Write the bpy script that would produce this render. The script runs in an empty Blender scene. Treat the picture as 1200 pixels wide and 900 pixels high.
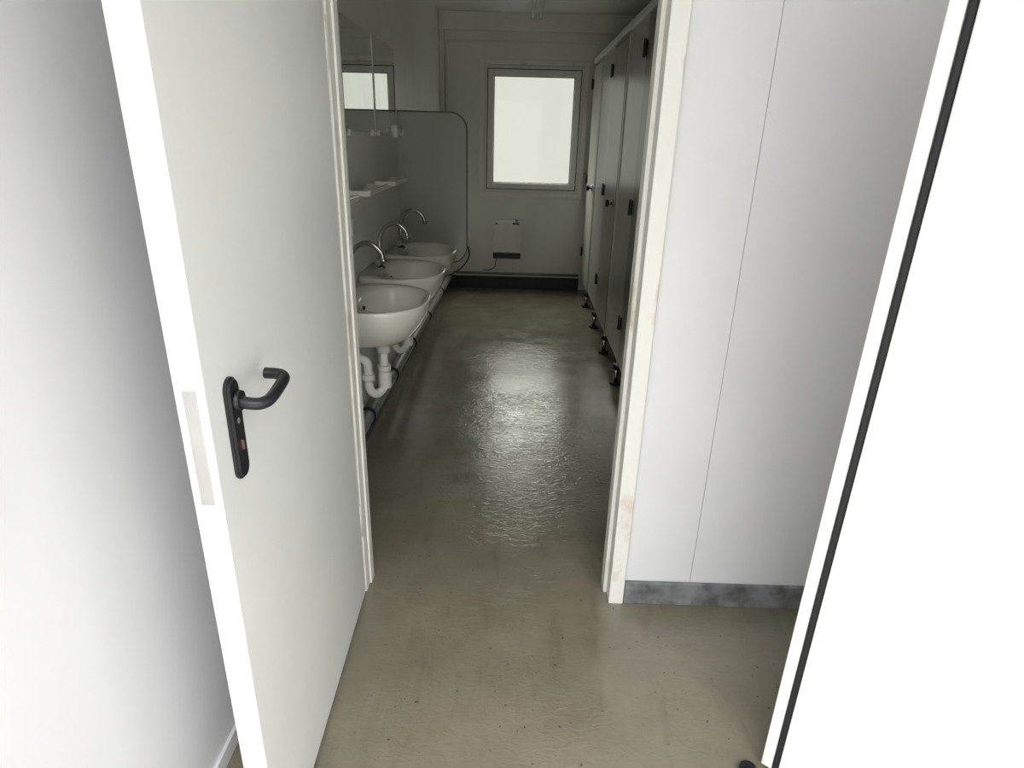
import bpy, bmesh, math, random
from mathutils import Vector, Matrix
random.seed(3)
S = bpy.context.scene
COL = S.collection

# ------------------------------------------------------------------ materials
def mat(name, col, rough=0.5, metal=0.0, col2=None, scale=6.0, contrast=(0.4,0.65), stretch=(1,1,1), spec=0.5, coat=0.0):
    m = bpy.data.materials.new(name); m.use_nodes = True
    nt = m.node_tree; b = nt.nodes['Principled BSDF']
    b.inputs['Base Color'].default_value = (*col,1)
    b.inputs['Roughness'].default_value = rough
    b.inputs['Metallic'].default_value = metal
    b.inputs['Specular IOR Level'].default_value = spec
    b.inputs['Coat Weight'].default_value = coat
    tc = nt.nodes.new('ShaderNodeTexCoord'); mp = nt.nodes.new('ShaderNodeMapping')
    mp.inputs['Scale'].default_value = stretch
    nt.links.new(tc.outputs['Object'], mp.inputs['Vector'])
    n = nt.nodes.new('ShaderNodeTexNoise'); n.inputs['Scale'].default_value = scale
    n.inputs['Detail'].default_value = 8; n.inputs['Roughness'].default_value = 0.6
    nt.links.new(mp.outputs['Vector'], n.inputs['Vector'])
    r = nt.nodes.new('ShaderNodeValToRGB')
    r.color_ramp.elements[0].position = contrast[0]; r.color_ramp.elements[1].position = contrast[1]
    c2 = col2 if col2 else tuple(c*0.93 for c in col)
    r.color_ramp.elements[0].color = (*c2,1); r.color_ramp.elements[1].color = (*col,1)
    nt.links.new(n.outputs['Fac'], r.inputs['Fac'])
    nt.links.new(r.outputs['Color'], b.inputs['Base Color'])
    return m

M_wall = mat('painted_wall_panel',(0.79,0.79,0.815),0.42,col2=(0.75,0.75,0.775),scale=1.5)
M_wall_in = mat('interior_wall_panel',(0.82,0.82,0.775),0.4,col2=(0.74,0.74,0.69),scale=2.0,stretch=(1,1,.4))
M_ceil = mat('ceiling_panel',(0.78,0.78,0.75),0.6,scale=2)
M_door = mat('door_white_paint',(0.81,0.82,0.81),0.35,col2=(0.77,0.78,0.77),scale=2.2)
M_frame = mat('frame_paint_chipped',(0.80,0.79,0.75),0.45,col2=(0.55,0.46,0.34),scale=9,contrast=(0.30,0.41),stretch=(1,1,.35))
M_base = mat('grey_skirting',(0.24,0.25,0.26),0.5,col2=(0.10,0.10,0.10),scale=12,contrast=(.36,.6))
M_baseblk = mat('dark_skirting',(0.03,0.031,0.036),0.5,scale=12)
M_black = mat('black_plastic',(0.010,0.011,0.013),0.32,scale=20)
M_rubber = mat('black_rubber',(0.012,0.012,0.014),0.7,scale=20)
M_ceramic = mat('white_ceramic',(0.80,0.79,0.73),0.1,col2=(0.75,0.74,0.67),scale=5,coat=0.5)
M_chrome = mat('chrome',(0.50,0.49,0.47),0.16,1.0,scale=15)
M_alu = mat('aluminium',(0.55,0.55,0.54),0.38,0.8,scale=15)
M_plastic = mat('white_plastic',(0.76,0.76,0.73),0.35,scale=8)
M_pipe = mat('grey_drain_pipe',(0.20,0.20,0.205),0.4,scale=12)
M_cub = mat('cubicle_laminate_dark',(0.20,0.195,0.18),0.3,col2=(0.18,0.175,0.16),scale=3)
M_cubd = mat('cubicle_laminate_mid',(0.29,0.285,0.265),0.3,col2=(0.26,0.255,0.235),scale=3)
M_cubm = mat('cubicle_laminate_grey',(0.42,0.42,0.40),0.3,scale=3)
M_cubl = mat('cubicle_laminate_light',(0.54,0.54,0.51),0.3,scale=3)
M_part = mat('screen_laminate',(0.45,0.47,0.415),0.3,col2=(0.415,0.435,0.385),scale=3)
M_mirror = mat('mirror_silver',(0.8,0.82,0.8),0.015,1.0,scale=3)
M_brown = mat('brown_brass',(0.20,0.13,0.11),0.4,0.6)
M_seam = mat('seam_shadow_gap',(0.5,0.5,0.5),0.7)
M_pvc = mat('window_pvc',(0.80,0.80,0.77),0.35,scale=5)
M_tube = mat('fluorescent_tube_glass',(0.88,0.88,0.85),0.2,scale=5)
M_ground = mat('exterior_paving',(0.4,0.39,0.36),0.8,scale=3)

def floor_mat():
    m = bpy.data.materials.new('worn_vinyl_floor'); m.use_nodes=True
    nt=m.node_tree; b=nt.nodes['Principled BSDF']; L=nt.links.new
    b.inputs['Specular IOR Level'].default_value=.75
    tc=nt.nodes.new('ShaderNodeTexCoord')
    def noise(s,d=8,ro=.6,st=(1,1,1),rot=0,dist=0):
        mp=nt.nodes.new('ShaderNodeMapping'); mp.inputs['Scale'].default_value=st; mp.inputs['Rotation'].default_value=(0,0,rot)
        L(tc.outputs['Object'],mp.inputs['Vector'])
        n=nt.nodes.new('ShaderNodeTexNoise'); n.inputs['Scale'].default_value=s
        n.inputs['Detail'].default_value=d; n.inputs['Roughness'].default_value=ro; n.inputs['Distortion'].default_value=dist
        L(mp.outputs['Vector'],n.inputs['Vector']); return n
    def ramp(n,p0,c0,p1,c1):
        r=nt.nodes.new('ShaderNodeValToRGB'); e=r.color_ramp.elements
        e[0].position=p0; e[0].color=(*c0,1); e[1].position=p1; e[1].color=(*c1,1); L(n.outputs[0],r.inputs['Fac']); return r
    def mul(a,bb):
        x=nt.nodes.new('ShaderNodeMix'); x.data_type='RGBA'; x.blend_type='MULTIPLY'; x.inputs[0].default_value=1
        L(a,x.inputs[6]); L(bb,x.inputs[7]); return x.outputs[2]
    n1=noise(1.5); n3=noise(5,8,.7); n4=noise(55,2); n5=noise(3.2,6,.6,(5,1,1),.5,.6); n6=noise(2.2,5,.6,(1,9,1),-.35,.8)
    c=ramp(n1,.32,(0.178,0.162,0.115),.68,(0.245,0.224,0.166)).outputs[0]
    c=mul(c,ramp(n3,.32,(.86,.85,.83),.65,(1,1,1)).outputs[0])
    c=mul(c,ramp(n4,.27,(.35,.33,.3),.31,(1,1,1)).outputs[0])
    c=mul(c,ramp(n5,.30,(.86,.85,.82),.46,(1,1,1)).outputs[0])
    c=mul(c,ramp(n6,.58,(1,1,1),.78,(1.10,1.10,1.08)).outputs[0])
    L(c,b.inputs['Base Color'])
    mr=nt.nodes.new('ShaderNodeMapRange'); mr.inputs['From Min'].default_value=.35; mr.inputs['From Max'].default_value=.65
    mr.inputs['To Min'].default_value=.13; mr.inputs['To Max'].default_value=.27
    L(n3.outputs['Fac'],mr.inputs['Value']); L(mr.outputs['Result'],b.inputs['Roughness'])
    n2=noise(22,4,.5,(1,1.9,1),.15,.8)
    rd=nt.nodes.new('ShaderNodeMath'); rd.operation='SUBTRACT'; rd.inputs[1].default_value=.5; L(n2.outputs['Fac'],rd.inputs[0])
    ab=nt.nodes.new('ShaderNodeMath'); ab.operation='ABSOLUTE'; L(rd.outputs[0],ab.inputs[0])
    mk=ramp(noise(1.1,3),.42,(.3,.3,.3),.6,(1,1,1))
    mm=nt.nodes.new('ShaderNodeMath'); mm.operation='MULTIPLY'; L(ab.outputs[0],mm.inputs[0]); L(mk.outputs[0],mm.inputs[1])
    bp=nt.nodes.new('ShaderNodeBump'); bp.inputs['Strength'].default_value=.42; bp.inputs['Distance'].default_value=.012
    L(mm.outputs[0],bp.inputs['Height']); L(bp.outputs['Normal'],b.inputs['Normal'])
    return m
M_floor=floor_mat()

def glass_mat():
    m=bpy.data.materials.new('window_glass'); m.use_nodes=True
    nt=m.node_tree; nt.nodes.remove(nt.nodes['Principled BSDF'])
    o=nt.nodes['Material Output']; t=nt.nodes.new('ShaderNodeBsdfTransparent')
    n=nt.nodes.new('ShaderNodeTexNoise'); n.inputs['Scale'].default_value=2
    r=nt.nodes.new('ShaderNodeValToRGB'); r.color_ramp.elements[0].color=(.91,.92,.86,1); r.color_ramp.elements[1].color=(.94,.95,.89,1)
    nt.links.new(n.outputs['Fac'],r.inputs['Fac']); nt.links.new(r.outputs['Color'],t.inputs['Color'])
    g=nt.nodes.new('ShaderNodeBsdfGlossy'); g.inputs['Roughness'].default_value=.05
    x=nt.nodes.new('ShaderNodeMixShader'); x.inputs[0].default_value=.05
    nt.links.new(t.outputs[0],x.inputs[1]); nt.links.new(g.outputs[0],x.inputs[2]); nt.links.new(x.outputs[0],o.inputs['Surface'])
    return m
M_glass=glass_mat()

# ------------------------------------------------------------------ helpers
def empty(name, loc=(0,0,0), rz=0.0):
    e=bpy.data.objects.new(name,None); e.location=loc; e.rotation_euler=(0,0,rz); e.empty_display_size=.1
    COL.objects.link(e); return e
def add(name, me, m, parent=None, smooth=False):
    o=bpy.data.objects.new(name,me); COL.objects.link(o)
    if m: me.materials.append(m)
    if parent: o.parent=parent
    if smooth:
        for p in me.polygons: p.use_smooth=True
    return o
def box(name, a, b, m, parent=None, bev=0.0, seg=2):
    bm=bmesh.new(); bmesh.ops.create_cube(bm,size=1)
    for v in bm.verts:
        v.co=Vector([ (a[i]+b[i])/2 + v.co[i]*(b[i]-a[i]) for i in range(3)])
    if bev>0: bmesh.ops.bevel(bm,geom=list(bm.edges),offset=bev,segments=seg,affect='EDGES',profile=.5)
    me=bpy.data.meshes.new(name); bm.to_mesh(me); bm.free()
    return add(name,me,m,parent)
def smoothpts(pts,n=6):
    P=[Vector(p) for p in pts]; P=[P[0]*2-P[1]]+P+[P[-1]*2-P[-2]]; out=[]
    for i in range(1,len(P)-2):
        for k in range(n):
            t=k/n; a,b,c,d=P[i-1],P[i],P[i+1],P[i+2]
            out.append(.5*((2*b)+(-a+c)*t+(2*a-5*b+4*c-d)*t*t+(-a+3*b-3*c+d)*t**3))
    out.append(P[-2]); return out
def tube(name, pts, r, m, parent=None, sm=True, seg=14, n=6):
    P=smoothpts(pts,n) if sm and len(pts)>2 else [Vector(p) for p in pts]
    R=r if callable(r) else (lambda t:r)
    bm=bmesh.new(); rings=[]; t0=(P[1]-P[0]).normalized()
    up=Vector((0,0,1)) if abs(t0.z)<.9 else Vector((1,0,0))
    nrm=t0.cross(up).normalized()
    for i,p in enumerate(P):
        t=((P[min(i+1,len(P)-1)]-P[max(i-1,0)])).normalized()
        nrm=(nrm-t*nrm.dot(t)).normalized(); bn=t.cross(nrm)
        rr=R(i/(len(P)-1))
        rings.append([bm.verts.new(p+nrm*math.cos(2*math.pi*k/seg)*rr+bn*math.sin(2*math.pi*k/seg)*rr) for k in range(seg)])
    for a,b in zip(rings[:-1],rings[1:]):
        for k in range(seg): bm.faces.new((a[k],a[(k+1)%seg],b[(k+1)%seg],b[k]))
    bm.faces.new(rings[0][::-1]); bm.faces.new(rings[-1])
    bmesh.ops.recalc_face_normals(bm,faces=list(bm.faces))
    me=bpy.data.meshes.new(name); bm.to_mesh(me); bm.free()
    o=add(name,me,m,parent)
    for p in me.polygons: p.use_smooth=len(p.vertices)==4
    return o
def cyl(name,a,b,r,m,parent=None,seg=24): return tube(name,[a,b],r,m,parent,sm=False,seg=seg)

# ------------------------------------------------------------------ constants
LW=-0.76; RW=1.95; FY=1.76; FY2=1.84; BY=6.5; CZ=2.52; SX=0.675
VL=-0.70; VR=1.40; RY=-0.35

# ------------------------------------------------------------------ shell
box('floor',(-1.0,RY,-.1),(2.1,BY+.1,0),M_floor)
box('ceiling',(-1.0,RY,CZ),(2.1,BY+.1,CZ+.08),M_ceil)
box('wall_left',(LW-.08,FY2,0),(LW,BY,CZ),M_wall_in)
box('wall_right',(RW,FY2,0),(RW+.08,BY,CZ),M_wall_in)
wx0,wx1,wz0,wz1=-.345,.595,.965,2.10
e=empty('wall_back')
box('panel_left',(LW-.08,BY,0),(wx0,BY+.09,CZ),M_wall_in,e)
box('panel_right',(wx1,BY,0),(RW+.08,BY+.09,CZ),M_wall_in,e)
box('panel_below',(wx0,BY,0),(wx1,BY+.09,wz0),M_wall_in,e)
box('panel_above',(wx0,BY,wz1),(wx1,BY+.09,CZ),M_wall_in,e)
OX0,OX1,OZ=-.485,.355,2.02
e=empty('wall_front')
box('panel_left',(-1.0,FY,0),(OX0-.045,FY2,CZ),M_wall,e)
box('panel_right',(OX1+.05,FY,0),(.628,FY2,CZ),M_wall,e)
box('panel_right_outer',(.6300,FY,0),(2.03,FY2,CZ),M_wall,e)
box('panel_core',(.60,FY+.004,0),(.66,FY2-.005,CZ),M_seam,e)
box('panel_above',(OX0-.045,FY,OZ+.05),(OX1+.05,FY2,CZ),M_wall,e)
e=empty('trim_door_frame')
box('jamb_right',(OX1,FY-.018,0),(OX1+.05,FY2+.018,OZ+.05),M_frame,e,.004)
box('jamb_left',(OX0-.045,FY+.003,0),(OX0,FY2+.018,OZ+.05),M_frame,e,.004)
box('head',(OX0,FY-.018,OZ),(OX1,FY2+.018,OZ+.05),M_frame,e,.004)
box('stop_right',(OX1-.012,FY+.04,0),(OX1+.002,FY2+.016,OZ),M_frame,e,.003)
box('stop_left',(OX0-.002,FY+.05,0),(OX0+.006,FY2+.010,OZ),M_frame,e,.002)
box('wall_entry_left',(VL-.06,RY,0),(VL,FY,CZ),M_wall)
box('wall_entry_right',(VR,RY,0),(VR+.06,FY,CZ),M_wall)
box('baseboard_front',(OX1+.052,FY-.014,0),(VR,FY,.09),M_base,None,.003)
box('baseboard_entry_left',(VL,RY,0),(VL+.01,FY,.05),M_wall,None,.002)
box('baseboard_back',(LW,BY-.03,0),(SX-.02,BY,.125),M_baseblk,None,.006)
box('baseboard_left',(LW,FY2+.02,0),(LW+.015,BY-.03,.10),M_baseblk,None,.004)
box('ground',(-6,-8,-.25),(6,RY-.02,-.13),M_ground)  # unseen slab behind the camera, added to bounce daylight into the entry
box('trim_ceiling_beam',(LW,BY-.05,2.37),(RW,BY,CZ),M_wall_in,None,.006)
box('trim_corner_post',(LW,BY-.055,.125),(LW+.045,BY,2.37),M_wall_in,None,.006)

# ------------------------------------------------------------------ window
w=empty('window_1',(0,BY,0))
def ring(name,x0,x1,z0,z1,t,y0,y1,m,par,bev=.004):
    box(name+'_left',(x0,y0,z0),(x0+t,y1,z1),m,par,bev); box(name+'_right',(x1-t,y0,z0),(x1,y1,z1),m,par,bev)
    box(name+'_bottom',(x0+t,y0,z0),(x1-t,y1,z0+t),m,par,bev); box(name+'_top',(x0+t,y0,z1-t),(x1-t,y1,z1),m,par,bev)
ring('casing',-.385,.635,.925,2.145,.045,-.028,.0,M_frame,w)
ring('frame',-.343,.593,.967,2.098,.03,-.012,.07,M_pvc,w)
ring('frame_gap',-.315,.565,.995,2.070,.008,-.014,.03,M_rubber,w,.001)
ring('sash',-.308,.558,1.002,2.063,.056,-.032,.045,M_pvc,w,.008)
ring('gasket',-.253,.503,1.057,2.008,.006,-.024,.03,M_rubber,w,.001)
box('glass',(-.252,.005,1.058),(.502,.012,2.008),M_glass,w)

# ------------------------------------------------------------------ open white door (door_1)
d=empty('door_1',(-.487,1.748,0),math.radians(1.6))
box('leaf',(-.042,-.885,.012),(0,-.002,2.0),M_door,d,.0025)
box('rebate_lip',(-.056,-.868,.012),(-.0415,-.01,2.0),M_door,d,.0025)
box('latch_plate',(-.034,-.8862,.93),(-.012,-.8845,1.13),M_alu,d,.0005)
cyl('hinge_lower',(-.004,.004,.24),(-.004,.004,.36),.008,M_plastic,d)
cyl('hinge_upper',(-.004,.004,1.64),(-.004,.004,1.76),.008,M_plastic,d)
def rplate(name,yc,z0,z1,wd,th,m,par):
    bm=bmesh.new(); pts=[]; r=wd/2
    for k in range(13): a=math.pi*k/12; pts.append((yc+r*math.cos(a),z1-r+r*math.sin(a)))
    for k in range(13): a=math.pi+math.pi*k/12; pts.append((yc+r*math.cos(a),z0+r+r*math.sin(a)))
    f=bm.faces.new([bm.verts.new((0,y,z)) for y,z in pts])
    ex=bmesh.ops.extrude_face_region(bm,geom=[f]); top=[v for v in ex['geom'] if isinstance(v,bmesh.types.BMVert)]
    for v in top: v.co.x+=th
    bmesh.ops.recalc_face_normals(bm,faces=list(bm.faces))
    ed=[e for e in bm.edges if all(v.co.x>th*.9 for v in e.verts)]
    bmesh.ops.bevel(bm,geom=ed,offset=th*.45,segments=3,affect='EDGES')
    me=bpy.data.meshes.new(name); bm.to_mesh(me); bm.free(); return add(name,me,m,par)
HY=-.806
rplate('handle_plate',HY,.937,1.122,.044,.010,M_black,d)
cyl('handle_collar',(.008,HY,1.082),(.020,HY,1.082),.017,M_black,d)
tube('lever',[(.010,HY,1.080),(.040,HY,1.076),(.053,HY+.010,1.075),(.058,HY+.032,1.076),(.058,HY+.090,1.082),(.052,HY+.110,1.084),(.038,HY+.115,1.086),(.018,HY+.115,1.087)],.0105,M_black,d,n=8)
rplate('lock_cylinder',HY,.985,1.015,.015,.014,M_brown,d)
rplate('lock_label',HY,1.035,1.055,.018,.0106,M_alu,d)

# ------------------------------------------------------------------ entrance door leaf (right foreground)
hx,hy=1.375,.58; fx,fy=.678,1.15
ang=math.atan2(fy-hy,fx-hx); ln=math.hypot(fx-hx,fy-hy)
d2=empty('door_2',(hx,hy,0),ang)
box('leaf',(0.02,-.05,.015),(ln,0,2.02),M_door,d2,.003)
box('cover_lip',(ln-.018,-.008,.015),(ln+.008,.006,2.02),M_door,d2,.002)
box('gasket_strip',(ln-.033,-.002,.02),(ln-.019,.010,2.0),M_rubber,d2,.004)
box('inner_panel',(0.03,-.002,.02),(ln-.034,.014,2.0),M_door,d2,.003)
box('bottom_seal',(0.03,-.045,.002),(ln-.002,-.004,.018),M_rubber,d2,.002)
cyl('hinge',(0.0,.004,.2),(0.0,.004,.34),.011,M_alu,d2)
e=empty('door_stop',(.628,1.13,0))
cyl('rubber_foot',(0,0,0),(0,0,.022),.022,M_rubber,e); cyl('cap',(0,0,.022),(0,0,.03),.014,M_black,e)

# ------------------------------------------------------------------ wash basins
def basin(yc,plen):
    p=empty('wash_basin',(LW,yc,.85)); N=56
    def outer(a,s,sb=1.0):
        c,si=math.cos(a),math.sin(a); cx=.17; n=2.3 if c>=0 else 5
        rr=(abs(c)**n+abs(si)**n)**(-1/n)
        x=c*rr*(.235*s if c>=0 else .168*sb)+cx; y=si*rr*.262*s
        return x,y
    def inner(a,s):
        c,si=math.cos(a),math.sin(a); n=2.3
        rr=(abs(c)**n+abs(si)**n)**(-1/n)
        return .238+c*rr*(.142 if c>=0 else .125)*s, si*rr*.212*s
    rings=[]
    for s,z in [(.20,-.192),(.36,-.187),(.55,-.170),(.74,-.135),(.88,-.090),(.96,-.05),(.995,-.018),(1.0,-.006),(.992,.002),(.975,.004)]:
        rings.append([(*outer(2*math.pi*k/N,s),z) for k in range(N)])
    for s,z in [(1.0,-.001),(.965,-.012),(.93,-.035),(.85,-.07),(.70,-.105),(.48,-.128),(.25,-.138),(.10,-.14)]:
        rings.append([(*inner(2*math.pi*k/N,s),z) for k in range(N)])
    bm=bmesh.new(); R=[[bm.verts.new(v) for v in r] for r in rings]
    for a,b in zip(R[:-1],R[1:]):
        for k in range(N): bm.faces.new((a[k],a[(k+1)%N],b[(k+1)%N],b[k]))
    bm.faces.new(R[0]); bm.faces.new(R[-1]); bmesh.ops.recalc_face_normals(bm,faces=list(bm.faces))
    me=bpy.data.meshes.new('bowl'); bm.to_mesh(me); bm.free(); add('bowl',me,M_ceramic,p,True)
    cyl('drain_ring',(.238,0,-.141),(.238,0,-.134),.022,M_chrome,p)
    cyl('overflow',(.120,0,-.045),(.130,0,-.048),.012,M_rubber,p)
    cyl('waste_nut',(.20,0,-.235),(.20,0,-.185),.030,M_plastic,p)
    cyl('tailpiece',(.20,0,-.33),(.20,0,-.23),.018,M_plastic,p)
    cyl('trap_nut_top',(.20,0,-.325),(.20,0,-.295),.029,M_plastic,p)
    tube('trap_body',[(.20,0,-.40),(.20,0,-.395),(.20,0,-.36),(.20,0,-.32)],lambda t:.012+.017*min(1,t*5),M_plastic,p)
    tube('u_bend',[(.20,0,-.30),(.20,0,-.37),(.19,-.012,-.405),(.17,-.03,-.42),(.15,-.045,-.405),(.14,-.05,-.37),(.14,-.05,-.28),(.12,-.05,-.255),(.08,-.05,-.25),(.0,-.05,-.25)],.019,M_plastic,p)
    cyl('trap_nut_side',(.14,-.05,-.35),(.14,-.05,-.32),.028,M_plastic,p)
    tube('drain_branch',[(.03,-.05,-.25),(.06,-.05,-.30),(.07,-.05,-.42),(.08,-.05,-plen)],.022,M_plastic,p)
    cyl('wall_flange',(.001,-.05,-.25),(.012,-.05,-.25),.035,M_plastic,p)
    for sy in (-.06,.06):
        tube('angle_valve',[(.0,sy+.05,-.30),(.04,sy+.05,-.30),(.05,sy+.05,-.28),(.065,.02+sy*.2,-.1),(.075,0,-.02)],.006,M_chrome,p)
    t=empty('basin_tap',(LW+.075,yc,.8545))
    cyl('base_flange',(0,0,0),(0,0,.008),.026,M_chrome,t)
    cyl('body',(0,0,.008),(0,0,.055),.019,M_chrome,t)
    tube('spout',[(0,0,.05),(0,0,.10),(.004,0,.15),(.025,0,.195),(.065,0,.222),(.105,0,.215),(.135,0,.185),(.142,0,.160)],.0105,M_chrome,t,n=8)
    cyl('aerator',(.141,0,.165),(.144,0,.145),.0135,M_chrome,t)
    cyl('knob_stem',(0,0,.032),(0,-.04,.036),.007,M_chrome,t)
    cyl('knob',(0,-.035,.035),(0,-.055,.037),.015,M_chrome,t)
for y,l in ((2.56,.560),(3.16,.578),(3.76,.598)): basin(y,l)

def shelf(yc):
    p=empty('soap_shelf',(LW,yc,1.24))
    box('tray',(0,-.20,-.010),(.105,.20,0),M_ceramic,p,.004)
    box('lip_front',(.095,-.20,-.012),(.108,.20,.014),M_ceramic,p,.005)
    box('lip_left',(0,-.206,-.012),(.105,-.194,.012),M_ceramic,p,.004)
    box('lip_right',(0,.194,-.012),(.105,.206,.012),M_ceramic,p,.004)
    box('bracket_a',(0,-.13,-.045),(.03,-.10,-.008),M_ceramic,p,.006)
    box('bracket_b',(0,.10,-.045),(.03,.13,-.008),M_ceramic,p,.006)
    tube('soap_recess_rim',[(.05+.035*math.cos(a),.07+.06*math.sin(a),.003) for a in [2*math.pi*k/16 for k in range(17)]],.004,M_ceramic,p,sm=False,seg=8)
for y in (2.48,3.08,3.68): shelf(y)

for y0,y1 in ((2.28,2.88),(2.91,3.50),(3.54,4.10)):
    p=empty('wall_mirror',(LW,(y0+y1)/2,1.7)); h=(y1-y0)/2
    box('glass',(.004,-h,-.205),(.010,h,.245),M_mirror,p)
    box('backing',(0,-h+.01,-.2),(.0038,h-.01,.24),M_black,p)
    if y1<4: box('side_strip',(.0,h+.001,-.225),(.013,h+.022,.245),M_plastic,p,.003)
    box('clip_bottom',(.0,-h*.8-.012,-.225),(.016,-h*.8+.012,-.195),M_plastic,p,.003)
    box('clip_bottom_b',(.0,h*.8-.012,-.225),(.016,h*.8+.012,-.195),M_plastic,p,.003)

def screen():
    p=empty('privacy_screen',(LW,4.18,0)); x1=.430; z0,z1=.70,1.615; r=.10
    pts=[(0,z0),]
    for k in range(9): a=-math.pi/2+math.pi/2*k/8; pts.append((x1-r+r*math.cos(a),z0+r+r*math.sin(a)))
    for k in range(9): a=math.pi/2*k/8; pts.append((x1-r+r*math.cos(a),z1-r+r*math.sin(a)))
    pts.append((0,z1))
    bm=bmesh.new(); f=bm.faces.new([bm.verts.new((x,0,z)) for x,z in pts])
    ex=bmesh.ops.extrude_face_region(bm,geom=[f])
    for v in ex['geom']:
        if isinstance(v,bmesh.types.BMVert): v.co.y+=.014
    bmesh.ops.recalc_face_normals(bm,faces=list(bm.faces))
    me=bpy.data.meshes.new('panel'); bm.to_mesh(me); bm.free(); add('panel',me,M_part,p)
    tube('edge_trim',[(x,.007,z) for x,z in pts],.008,M_cub,p,sm=False,seg=8)
    for z in (.85,1.5):
        box('bracket',(0,-.02,z-.02),(.03,.0,z+.02),M_alu,p,.003)
screen()
e=empty('towel_hook',(LW,4.06,1.50)); box('plate',(0,-.03,-.035),(.03,.03,.035),M_frame,e,.006); tube('hook',[(.03,0,-.01),(.05,0,-.02),(.06,0,0),(.055,0,.015)],.005,M_frame,e)
e=empty('toilet_roll_holder',(LW+.42,4.197,.89)); cyl('mount',(0,0,0),(0,.05,0),.012,M_plastic,e); cyl('roll',(.0,.045,0),(.035,.045,0),.045,M_plastic,e)
cyl('wall_socket',(LW,2.95,1.08),(LW+.012,2.95,1.08),.04,M_plastic)

p=empty('drain_pipework')
tube('drain_pipe',[(LW+.08,2.0,.265),(LW+.08,3.2,.23),(LW+.08,4.7,.18),(LW+.08,6.3,.14)],.034,M_pipe,p)
tube('water_pipe',[(LW+.035,1.9,.12),(LW+.035,6.4,.12)],.014,M_baseblk,p,sm=False)
for y in (2.3,2.9,3.5,4.1,4.9,5.7):
    box('water_clip',(LW+.001,y-.012,.10),(LW+.055,y+.012,.145),M_baseblk,p,.004)
for y,z in ((2.7,.245),(3.3,.227),(3.95,.205),(4.7,.18),(5.6,.155)):
    cyl('clamp',(LW+.08,y-.014,z),(LW+.08,y+.014,z),.041,M_black,p); box('arm',(LW+.001,y-.008,z-.008),(LW+.06,y+.008,z+.008),M_black,p)
tube('supply_pipe',[(LW+.12,BY-.06,.165),(SX-.03,BY-.06,.165)],.012,M_pipe,sm=False)
tube('wall_conduit',[(LW+.06,BY-.012,1.2),(LW+.06,BY-.012,2.18),(LW+.075,BY-.012,2.25),(LW+.12,BY-.012,2.285),(.3,BY-.012,2.285),(SX+.2,BY-.012,2.28)],.009,M_wall_in)
tube('heater_cable',[(-.20,BY-.06,.33),(-.21,BY-.03,.27),(-.22,BY-.012,.22),(-.27,BY-.012,.19),(-.33,BY-.012,.19)],.004,M_black)
tube('loose_cable',[(LW+.44,4.21,.80),(LW+.445,4.22,.74),(LW+.40,4.24,.66),(LW+.3,4.22,.60),(LW+.15,4.2,.585),(LW+.02,4.2,.6)],.005,M_black)

# ------------------------------------------------------------------ wall heater
h=empty('wall_heater',(-.095,BY,0))
box('body',(-.145,-.11,.385),(.145,0,.70),M_plastic,h,.012,3)
box('base_grille',(-.14,-.095,.325),(.14,0,.39),M_black,h,.008)
for k in range(4): box('louvre',(-.12,-.1,.335+k*.013),(.12,-.093,.339+k*.013),M_baseblk,h)
box('control_label',(.05,-.1115,.665),(.12,-.1095,.685),M_black,h)
box('switch',(-.12,-.1125,.665),(-.10,-.1095,.68),M_rubber,h)
cyl('knob',(.09,-.10,.70),(.09,-.10,.712),.012,M_brown,h)

# ------------------------------------------------------------------ toilet cubicles: door (handle near, hinged far) + fixed front panel
def cubicle(ya,yb,yc,mp_,md,name='toilet_cubicle'):
    p=empty(name,(SX,0,0)); zb,zt=.15,2.09
    box('fixed_panel',(.004,ya+.018,zb-.01),(.028,yb-.018,zt+.028),mp_,p,.003)
    box('door',(-.006,yb+.022,zb),(.018,yc-.022,zt),md,p,.003)
    for yy in (ya,yb):
        box('post',(-.003,yy-.016,zb-.02),(.034,yy+.016,zt+.028),M_alu,p,.003)
        box('gap_seal',(.006,yy+.015,zb),(.030,yy+.023,zt),M_rubber,p,.001)  # black strips either side of the post stand in for shade in the gaps
        box('gap_seal_far',(.006,yy-.023,zb),(.030,yy-.015,zt),M_rubber,p,.001)
        cyl('foot',(-.002,yy,.0),(-.002,yy,zb-.015),.015,M_chrome,p)
        cyl('foot_plate',(-.002,yy,0),(-.002,yy,.016),.038,M_black,p)
        cyl('foot_collar',(-.002,yy,zb-.045),(-.002,yy,zb-.012),.024,M_black,p)
    box('divider',(.034,yb-.05,zb),(RW-SX-.03,yb-.026,zt),M_cubl,p)
    for z in (.42,1.12,1.95):
        box('hinge',(-.018,yc-.045,z-.04),(-.007,yc-.006,z+.04),M_black,p,.002)
        cyl('hinge_pin',(-.016,yc-.012,z-.045),(-.016,yc-.012,z+.045),.008,M_black,p)
    hy_=yb+.11
    cyl('lock_rose',(-.004,hy_,1.07),(-.016,hy_,1.07),.028,M_chrome,p)
    cyl('knob_neck',(-.016,hy_,1.07),(-.04,hy_,1.07),.012,M_chrome,p)
    cyl('knob',(-.038,hy_,1.07),(-.060,hy_,1.07),.025,M_black,p)
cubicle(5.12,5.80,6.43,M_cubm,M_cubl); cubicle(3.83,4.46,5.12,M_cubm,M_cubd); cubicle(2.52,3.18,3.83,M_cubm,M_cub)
p=empty('cubicle_end_panel',(SX,0,0)); box('panel',(0,1.87,.14),(.026,2.49,2.118),M_cubd,p,.002)
for y in (1.95,2.4): cyl('foot',(.013,y,0),(.013,y,.145),.012,M_alu,p)
box('cubicle_head_rail',(SX-.014,1.87,2.12),(SX+.04,6.445,2.165),M_pvc,None,.006)

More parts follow.
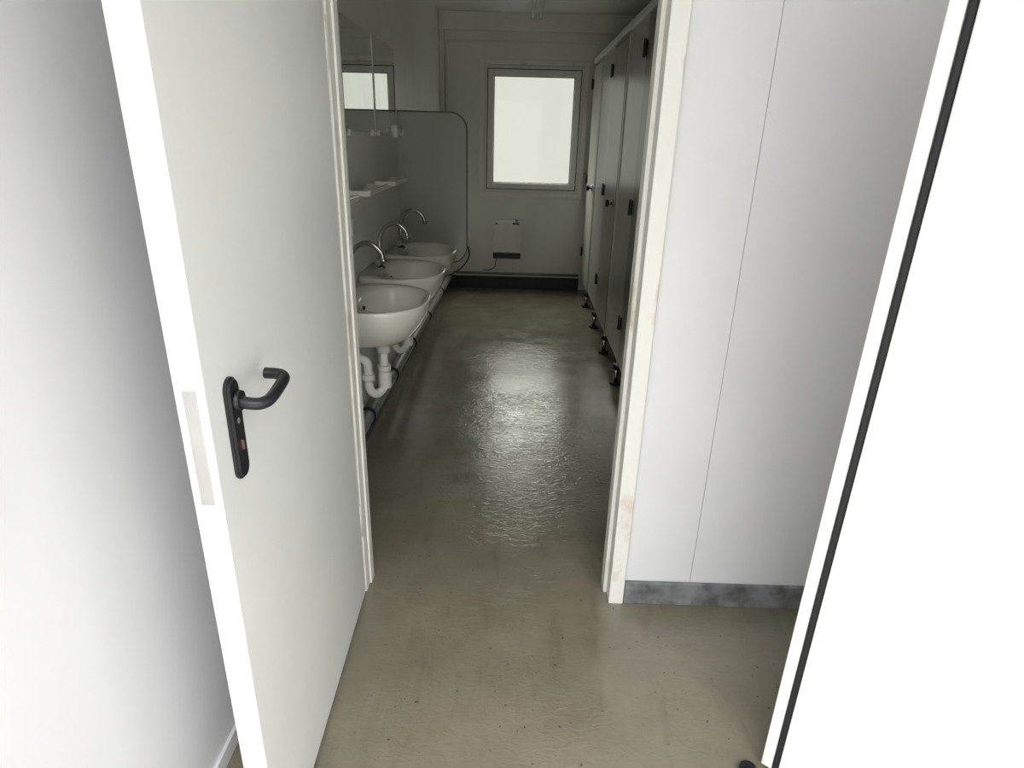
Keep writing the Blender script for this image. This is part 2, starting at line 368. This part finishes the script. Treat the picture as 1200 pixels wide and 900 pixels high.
# ------------------------------------------------------------------ ceiling light
f=empty('fluorescent_lamp',(.115,0,CZ))
box('housing',(-.03,4.5,-.06),(.03,6.15,0),M_plastic,f,.006)
for sx in (-.032,.032):
    cyl('tube',(sx,4.55,-.085),(sx,6.10,-.085),.015,M_tube,f)
    for y in (4.54,6.11): box('socket',(sx-.016,y-.014,-.108),(sx+.016,y+.014,-.01),M_alu,f,.003)

# ------------------------------------------------------------------ light: overcast sky (horizon darker than zenith) + portals
W=bpy.data.worlds.new('overcast_sky'); S.world=W; W.use_nodes=True; nt=W.node_tree
bg=nt.nodes['Background']; tc=nt.nodes.new('ShaderNodeTexCoord'); sp=nt.nodes.new('ShaderNodeSeparateXYZ')
def mrange(a,b,c,dd):
    mr=nt.nodes.new('ShaderNodeMapRange'); mr.inputs['From Min'].default_value=a; mr.inputs['From Max'].default_value=b
    mr.inputs['To Min'].default_value=c; mr.inputs['To Max'].default_value=dd; return mr
nt.links.new(tc.outputs['Generated'],sp.inputs[0])
my=mrange(-.5,.2,.60,1.0); mz=mrange(.12,.75,.95,15.0)
nt.links.new(sp.outputs['Y'],my.inputs['Value']); nt.links.new(sp.outputs['Z'],mz.inputs['Value'])
mu=nt.nodes.new('ShaderNodeMath'); mu.operation='MULTIPLY'
nt.links.new(my.outputs['Result'],mu.inputs[0]); nt.links.new(mz.outputs['Result'],mu.inputs[1])
nt.links.new(mu.outputs[0],bg.inputs['Strength']); bg.inputs['Color'].default_value=(.965,.97,.965,1)
def portal(name,loc,rx,sx,sy):
    l=bpy.data.lights.new(name,'AREA'); l.shape='RECTANGLE'; l.size=sx; l.size_y=sy; l.cycles.is_portal=True
    o=bpy.data.objects.new(name,l); COL.objects.link(o); o.location=loc; o.rotation_euler=(rx,0,0)
portal('daylight_portal_window',(.125,BY+.10,1.535),math.radians(-90),.95,1.15)
portal('daylight_portal_entry',(.35,RY-.02,1.2),math.radians(90),2.2,2.7)

# ------------------------------------------------------------------ camera
cx=Vector((.9995,.0183,.0249)).normalized(); cz=Vector((.0077,-.9279,.3691)); cz=(cz-cx*cz.dot(cx)).normalized(); cy=cz.cross(cx)
cd=bpy.data.cameras.new('camera'); cam=bpy.data.objects.new('camera',cd); COL.objects.link(cam)
Mx=Matrix((( cx.x,cy.x,cz.x,0),(cx.y,cy.y,cz.y,0),(cx.z,cy.z,cz.z,1.5),(0,0,0,1)))
cam.matrix_world=Mx
cd.sensor_width=36; cd.lens=735/1200*36; cd.shift_x=.0046; cd.clip_start=.02
S.camera=cam
S.view_settings.view_transform='Standard'; S.view_settings.look='None'; S.view_settings.exposure=0
